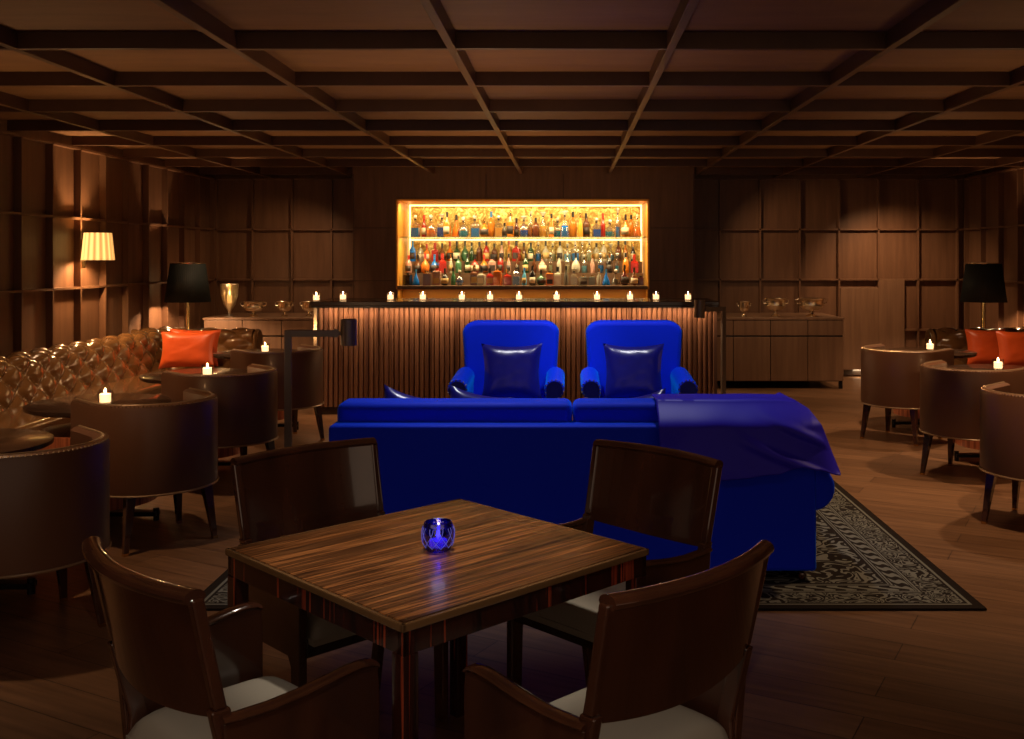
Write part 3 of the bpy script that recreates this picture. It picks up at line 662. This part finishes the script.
for loc, rz, lab, g in (((-2.385, 5.81, 0), R(45), 'brown leather tub chair second nearest on the left side', GL),
                        ((-2.44, 7.22, 0), R(45), 'brown leather tub chair third nearest on the left, before the orange cushion', GL),
                        ((-2.52, 8.92, 0), R(45), 'farthest brown leather tub chair on the left, beside the reading lamp', GL),
                        ((2.97, 9.0, 0), R(-45), 'farthest brown leather tub chair on the right side', GR),
                        ((2.98, 7.5, 0), R(-45), 'middle brown leather tub chair on the right side', GR),
                        ((2.87, 6.12, 0), R(-45), 'nearest brown leather tub chair on the right, cut off by the photo edge', GR)):
    dup(first, loc, rz, lab, g)

# round tables
def round_table(label, loc, g):
    t = thing('round_table', label, 'table', loc, 0, g)
    MB().lathe([(.39, .685), (.41, .695), (.412, .715), (.405, .72)], 48).build('tabletop', M['tabletop'], t)
    MB().lathe([(.34, .125), (.34, .56), (.12, .60), (.12, .685)], 48).build('drum_pedestal', M['drum'], t)
    mb = MB().box(-.36, .36, -.035, .035, .03, .055).box(-.035, .035, -.36, .36, .031, .054).cyl((0, 0, .05), (0, 0, .126), .06)
    mb.build('cross_base', M['blackmetal'], t, smooth=False)
    for a in range(4):
        c, s = round(math.cos(a * PI / 2)), round(math.sin(a * PI / 2)); MB().cyl((c * .35, s * .35, 0), (c * .35, s * .35, .075), .018).build('foot', M['blackmetal'], t)
    return t
TG = 'round drum tables beside the tub chairs'
t1 = round_table('dark round table at the left photo edge with nothing on it', (-2.91, 4.84, 0), TG)
for loc, lab in (((-2.865, 6.2, 0), 'dark round table behind the second nearest left tub chair'), ((-2.81, 7.71, 0), 'dark round table in front of the left orange cushions'),
                 ((-2.88, 9.47, 0), 'farthest dark round table on the left, near the banquette end'), ((3.43, 9.6, 0), 'dark round table behind the farthest right tub chair'),
                 ((3.42, 8.02, 0), 'dark round table beside the middle right tub chair')):
    dup(t1, loc, 0, lab)
for loc, lab in (((-2.79, 6.12, .7202), 'lit votive candle on the second nearest left round table'), ((-2.69, 7.57, .7202), 'lit votive candle on the round table before the orange cushions'),
                 ((-2.82, 9.45, .7202), 'lit votive candle on the farthest left round table'), ((3.46, 9.7, .7202), 'lit votive candle on the far right round table'),
                 ((3.39, 8.0, .7202), 'lit votive candle on the nearer right round table')):
    votive(lab, loc, 'votive candles on the round tables', 1.05, e=1.6)

# ------------------------------------------------------------------ rug
o = MB().box(-RHX, RHX, -RHY, RHY, 0, .012).build('area_rug', M['rug'], None, smooth=False, bevel=.003); o.location = (RUGX, RUGY, .0005)
tag(o, 'dark rug with grey scrolling borders under the blue sofa and armchairs', 'rug')

# ------------------------------------------------------------------ sofa (seen from behind)
SY = 4.97
sofa = thing('sofa', 'long cobalt blue velvet sofa seen from behind', 'sofa', (.022, SY, .013))
hw = 1.197; V = M['velvet']
MB().box(-hw, hw, 0, .17, .05, .765).build('back_frame', V, sofa, bevel=.018, seg=3)
MB().box(-hw + .03, hw - .03, .17, .93, .05, .30).build('seat_frame', V, sofa, bevel=.015, seg=3)
for a, b in ((-hw + .012, -.002), (.001, hw - .075)):
    MB().box(a, b, .115, .33, .50, .86).build('back_cushion', V, sofa, bevel=.038, seg=5)
for a, b in ((-hw + .16, -.004), (.004, hw - .16)):
    MB().box(a, b, .33, .95, .30, .46).build('seat_cushion', V, sofa, bevel=.04, seg=4)
for s in (-1, 1):
    mb = MB().box(min(s * (hw - .16), s * hw), max(s * (hw - .16), s * hw), .165, .93, .05, .50); mb.cyl((s * (hw - .02), .02, .455), (s * (hw - .02), .95, .455), .115, n=28)
    mb.build('arm', V, sofa, bevel=.012, seg=3)
    for y in (.06, .86): MB().lathe([(.018, 0), (.024, .015), (.020, .03), (.032, .045), (.032, .052)], 16, c=(s * (hw - .06), y, 0)).build('foot', M['chairwood'], sofa)
# satin throw over the right end
ZBOT = [(.44, .66), (.60, .58), (.75, .53), (1.0, .56), (1.12, .60), (1.20, .585), (1.30, .56), (1.36, .55)]
SIL = [(.44, .892), (1.06, .892), (1.14, .884), (1.19, .855), (1.235, .785), (1.28, .665), (1.312, .585)]
def throw(u, v):
    s = u * 1.0
    arc = []; 
    L = [0]
    for a, b in zip(SIL, SIL[1:]): L.append(L[-1] + math.dist(a, b))
    d = s * L[-1]
    for i in range(len(SIL) - 1):
        if d <= L[i + 1] + 1e-9: f = (d - L[i]) / (L[i + 1] - L[i]); x = SIL[i][0] + f * (SIL[i + 1][0] - SIL[i][0]); zt = SIL[i][1] + f * (SIL[i + 1][1] - SIL[i][1]); break
    nzv = lambda a, b, k: noise.noise(Vector((a, b, k)))
    over = sstep((x - 1.05) / .12)
    if v < .35:
        y = 5.345 - (v / .35) * .26 + over * .0; z = zt + .005 * nzv(x * 6, y * 9, 1) ; y += over * .13 * (1 - v / .35); z -= .4 * max(0, y - 5.325) * (1 - sstep((x - 1.04) / .1)) + .008 * (1 - v / .35)
        return Vector((x + (nzv(y * 5, z * 5, 4) * .02 * over), y, z))
    t_ = (v - .35) / .65; zb = interp(ZBOT, x); z = zt + (min(zb, zt - .02) - zt) * t_
    y = 4.955 + .13 * sstep((z - .775) / .13) - .07 * t_ + .012 * nzv(x * 4, z * 4, 9) * t_
    diag = (x - .44) * 9 + (z - .5) * 17
    env = sstep((x - .72) / .35) * sstep(t_ * 1.6)
    y -= env * (.022 * max(0, math.sin(diag * 1.9 + 2.2 * nzv(x * 3, z * 3, 2))) ** 2 + .008)
    y += .007 * math.sin(x * 16 - z * 22 + 3 * nzv(x * 2.5, z * 2.5, 5)) * (1 - env) * t_ - .01
    return Vector((x + .01 * t_ * nzv(x * 8, z * 6, 3), y, z))
o = MB().grid(throw, 110, 70).build('throw_blanket', M['throw'], None, solid=.006); tag(o, 'indigo satin throw draped over the right end of the blue sofa', 'blanket')
BG = 'small blue satin cushions on the sofa'
cushion((-.86, 5.47, .70), (R(12), R(-14), R(184)), .36, .36, .13, 'satin', 'blue satin cushion corner peeking over the left end of the sofa', BG, .07)
cushion((-.50, 5.52, .70), (R(12), R(-12), R(188)), .36, .36, .13, 'satin', 'blue satin cushion corner peeking over the sofa back, right of another', BG, .07)
cushion((.38, 5.50, .69), (R(12), R(9), R(176)), .36, .36, .13, 'satin', 'blue satin cushion corner peeking over the sofa beside the throw', BG, .07)

# ------------------------------------------------------------------ blue armchairs facing the camera
def rounded_slab(w0, w1, z0, z1, y0, y1, rad, lean=0):
    """front outline with rounded upper corners, extruded in y"""
    out = [(-w0, z0), (w0, z0)]
    for i in range(9): a = PI / 2 * i / 8; out.append((w1 - rad + rad * math.cos(a), z1 - rad * .8 + rad * .8 * math.sin(a)))
    for i in range(9): a = PI / 2 + PI / 2 * i / 8; out.append((-w1 + rad + rad * math.cos(a), z1 - rad * .8 + rad * .8 * math.sin(a)))
    k = len(out); vs = [(x, y0 + lean * (z - z0), z) for x, z in out] + [(x, y1 + lean * (z - z0) * .8, z) for x, z in out]
    return MB().add(vs, [tuple(range(k)), tuple(reversed(range(k, 2 * k)))] + [(i, k + i, k + (i + 1) % k, (i + 1) % k) for i in range(k)])
def armchair(x, label):
    t = thing('armchair', label, 'armchair', (x, 7.55, .013), PI, 'blue velvet armchairs facing the sofa')
    # local: +y faces out of the seat
    rounded_slab(.33, .37, .28, 1.105, -.38, -.22, .12, 0).build('backrest', V, t, bevel=.035, seg=4)
    MB().box(-.33, .33, -.3, .33, .13, .32).build('seat_frame', V, t, bevel=.015)
    MB().box(-.28, .28, -.23, .36, .32, .48).build('seat_cushion', V, t, bevel=.04, seg=4)
    for s in (-1, 1):
        path = []
        for i in range(9):
            f = i / 8; y = -.22 + .58 * f; path.append(((s * (.335 + .0 * f), y, .05 * math.sin(f * 2.0) * 0 + .03 * (1 - f)), (s, 0, 0), (0, 0, 1)))
        sec = [(-.045, .13), (-.055, .60)]
        for i in range(11): a = PI - PI * 1.35 * i / 10; sec.append((.01 + .072 * math.cos(a), .655 + .072 * math.sin(a)))
        sec += [(.03, .56), (.035, .13)]
        am = MB().sweep(path, sec).build('arm', V, t, bevel=.012, seg=3)
        face = MB().sweep([((s * .335, .361, 0), (s, 0, 0), (0, 0, 1)), ((s * .335, .366, 0), (s, 0, 0), (0, 0, 1))], [(a * .8 + .001, .655 + (b - .655) * .8 if b > .5 else b + .03) for a, b in sec]); face.build('arm_facing', M['satin'], am)
        nl = MB(); 
        q = [(a * .92 + .001, .655 + (b - .655) * .92 if b > .5 else b + .03) for a, b in sec]
        for (a0, b0), (a1, b1) in zip(q, q[1:]):
            n_ = max(1, int(math.dist((a0, b0), (a1, b1)) / .020))
            for i in range(n_): nl.ball((s * (.335 + a0 + (a1 - a0) * i / n_), .367, b0 + (b1 - b0) * i / n_), .0065, 5, 3)
        nl.build('nailhead_trim', M['nail'], am)
    for s in (-1, 1):
        for y in (-.30, .28): MB().taper((s * .29, y, .13), (s * .30, y * 1.05, 0), .025, .015).build('leg', M['chairwood'], t, smooth=False)
armchair(-.440, 'left of two blue velvet armchairs facing the camera before the bar')
armchair(.508, 'right of two blue velvet armchairs facing the camera before the bar')
for x, nm in ((-.44, 'left'), (.50, 'right')):
    cushion((x + (.02 if nm == 'left' else -.01), 7.575, .745), (R(-13), 0, R(2 if nm == 'left' else -2)), .46, .44, .15, 'satin', f'navy satin cushion leaning in the {nm} blue armchair', 'navy satin cushions in the armchairs', .06)

# ------------------------------------------------------------------ games table
GT = thing('game_table', 'square striped dark wood table in the foreground', 'table', (-.3835, 2.975, 0), R(45))
h_ = .44
MB().box(-h_ + .012, h_ - .012, -h_ + .012, h_ - .012, .738, .75).build('tabletop', M['macassar'], GT, smooth=False, bevel=.002)
e_ = MB()
for a in range(4): e_.box(-h_, h_, -h_, -h_ + .0125, .729, .7485, Matrix.Rotation(a * PI / 2, 4, 'Z'))
e_.build('edge_banding', M['banding'], GT, smooth=False, bevel=.003)
e_ = MB()
for a in range(4): e_.box(-h_ + .006, h_ - .006, -h_ + .006, -h_ + .028, .672, .729, Matrix.Rotation(a * PI / 2, 4, 'Z'))
e_.box(-h_ + .02, h_ - .02, -h_ + .02, h_ - .02, .725, .7385); e_.build('apron', M['macassar_v'], GT, smooth=False, bevel=.002)
for sx in (-1, 1):
    for sy in (-1, 1): MB().box(min(sx * (h_ - .05), sx * (h_ - .005)), max(sx * (h_ - .05), sx * (h_ - .005)), min(sy * (h_ - .05), sy * (h_ - .005)), max(sy * (h_ - .05), sy * (h_ - .005)), 0, .672).build('leg', M['macassar_v'], GT, smooth=False, bevel=.002)
# cobalt votive
t = thing('blue_votive', 'cobalt cut glass candle holder glowing on the foreground table', 'candle holder', (-.378, 2.955, .7503))
MB().lathe([(.032, 0), (.036, .004), (.046, .03), (.047, .055), (.040, .082), (.037, .084), (.036, .08), (.042, .052), (.040, .03), (.03, .012), (.001, .010)], 32, mod=lambda a, z: 1 + .015 * math.cos(12 * a)).build('glass_cup', M['cobalt'], t)
cut = MB()
for k in range(10):
    a0 = k * 2 * PI / 10
    for sg in (1, -1):
        pts = []
        for i in range(9):
            f = i / 8; z = .012 + .058 * f; r_ = interp([(0, .036), (.03, .0465), (.055, .0478), (.084, .040)], z) * 1.012
            a = a0 + sg * .75 * math.sin(f * PI / 2); pts.append((r_ * math.cos(a), r_ * math.sin(a), z))
        cut.tube(pts, .0009, 4)
cut.build('cut_pattern', M['cobaltcut'], t)
MB().cyl((0, 0, .012), (0, 0, .03), .026).build('tealight', M['wax'], t); MB().lathe([(.001, .031), (.006, .04), (.004, .052), (.0005, .062)], 8).build('flame', M['flame'], t)
light('blue_votive_glow', 'POINT', (-.378, 2.955, .85), .03, (.7, .65, 1), size=.02)

# ------------------------------------------------------------------ game chairs
def game_chair(label, loc, rz):
    t = thing('armchair', label, 'chair', loc, rz, 'polished wooden armchairs around the games table'); W = M['chairwood']
    lean = lambda z: -(z - .47) * .22
    yb = lambda x, z: -.22 + .05 * (x / .28) ** 2 + lean(z)
    # veneered back panel, bowed in plan and leaning back
    def fr(off):
        def fn(u, v):
            x = (-1 + 2 * u) * .278; zb = .645 - .02 * (1 - (x / .278) ** 2); z = zb + (.905 - zb) * v
            return (x, yb(x, z) + off, z)
        return fn
    def closed(fa, fb, nu, nv):
        mb = MB(); mb.grid(fa, nu, nv); mb.grid(fb, nu, nv); k = (nu + 1) * (nv + 1); w_ = nv + 1
        for i in range(nu): mb.f += [(i * w_, (i + 1) * w_, k + (i + 1) * w_, k + i * w_), (i * w_ + nv, (i + 1) * w_ + nv, k + (i + 1) * w_ + nv, k + i * w_ + nv)]
        for j in range(nv): mb.f += [(j, j + 1, k + j + 1, k + j), (nu * w_ + j, nu * w_ + j + 1, k + nu * w_ + j + 1, k + nu * w_ + j)]
        return mb
    closed(fr(-.012), fr(.012), 20, 6).build('back_panel', W, t)
    # rolled top rail
    path = []
    for i in range(21):
        x = -.280 + .560 * i / 20; path.append(((x, yb(x, .905) - .006, .907), (0, 1, 0), (0, 0, 1)))
    sec = [(.024 * math.cos(a) * 1.0, .017 * math.sin(a)) for a in [2 * PI * i / 12 for i in range(12)]]
    MB().sweep(path, sec).build('top_rail', W, t)
    for s in (-1, 1):
        p = MB(); pts = [(0, -.215), (.25, -.185), (.47, -.170), (.66, yb(.27, .66)), (.80, yb(.27, .80)), (.905, yb(.272, .905))]
        pp = [((s * (.245 + .03 * min(z / .9, 1)), y, z), (1, 0, 0), (0, 1, 0)) for z, y in pts]
        p.sweep(pp[:4], [(-.014, -.022), (.014, -.022), (.014, .022), (-.014, .022)]); p.sweep(pp[3:], [(-.014, -.014), (.014, -.014), (.014, .014), (-.014, .014)]); p.build('back_leg', W, t, bevel=.005, smooth=False)
        # solid side with a scooped arm
        top = [(-.215, .634), (-.17, .630), (-.10, .629), (-.03, .634), (.03, .642), (.08, .650), (.12, .654), (.15, .652), (.168, .643)]
        out = [(-.19, .36)] + top + [(.172, .60), (.172, .0), (.128, .0), (.118, .33), (.10, .36)]
        k = len(out); x0, x1 = (s * .262, s * .290)
        arm = MB().add([(x, y, z) for x in (min(x0, x1), max(x0, x1)) for y, z in out], [tuple(range(k)), tuple(reversed(range(k, 2 * k)))] + [(i, (i + 1) % k, k + (i + 1) % k, k + i) for i in range(k)])
        arm.build('side_panel', W, t, smooth=False, bevel=.004)
        ap = [((s * .276, y, z + .004), (1, 0, 0), (0, 0, 1)) for y, z in top]
        MB().sweep(ap, [(.021 * math.cos(a), .009 * math.sin(a)) for a in [2 * PI * i / 10 for i in range(10)]]).build('armrest', W, t)
    MB().box(-.26, .26, -.17, .165, .36, .42).build('seat_rail', M['dark'], t, smooth=False, bevel=.004)
    def seat(u, v):
        x = (-1 + 2 * u) * .255; y = -.20 + .40 * v; e1 = (1 - (2 * u - 1) ** 8) * (1 - (2 * v - 1) ** 8)
        return (x, y, .42 + .07 * max(e1, 0) ** .5 + .008 * (1 - (2 * u - 1) ** 2))
    mb = MB().grid(seat, 24, 24).box(-.255, .255, -.2, .2, .405, .425); mb.build('seat_cushion', M['seatleather'], t)
    return t
c0 = game_chair('polished wooden armchair at the front left of the games table, back to camera', (-.767, 2.46, 0), R(-45))
dup(c0, (.085, 2.43, 0), R(45), 'polished wooden armchair at the front right of the games table, back to camera')
dup(c0, (-.74, 3.437, 0), R(-135), 'polished wooden armchair at the far left of the games table')
dup(c0, (.115, 3.40, 0), R(135), 'polished wooden armchair at the far right, in front of the blue sofa')
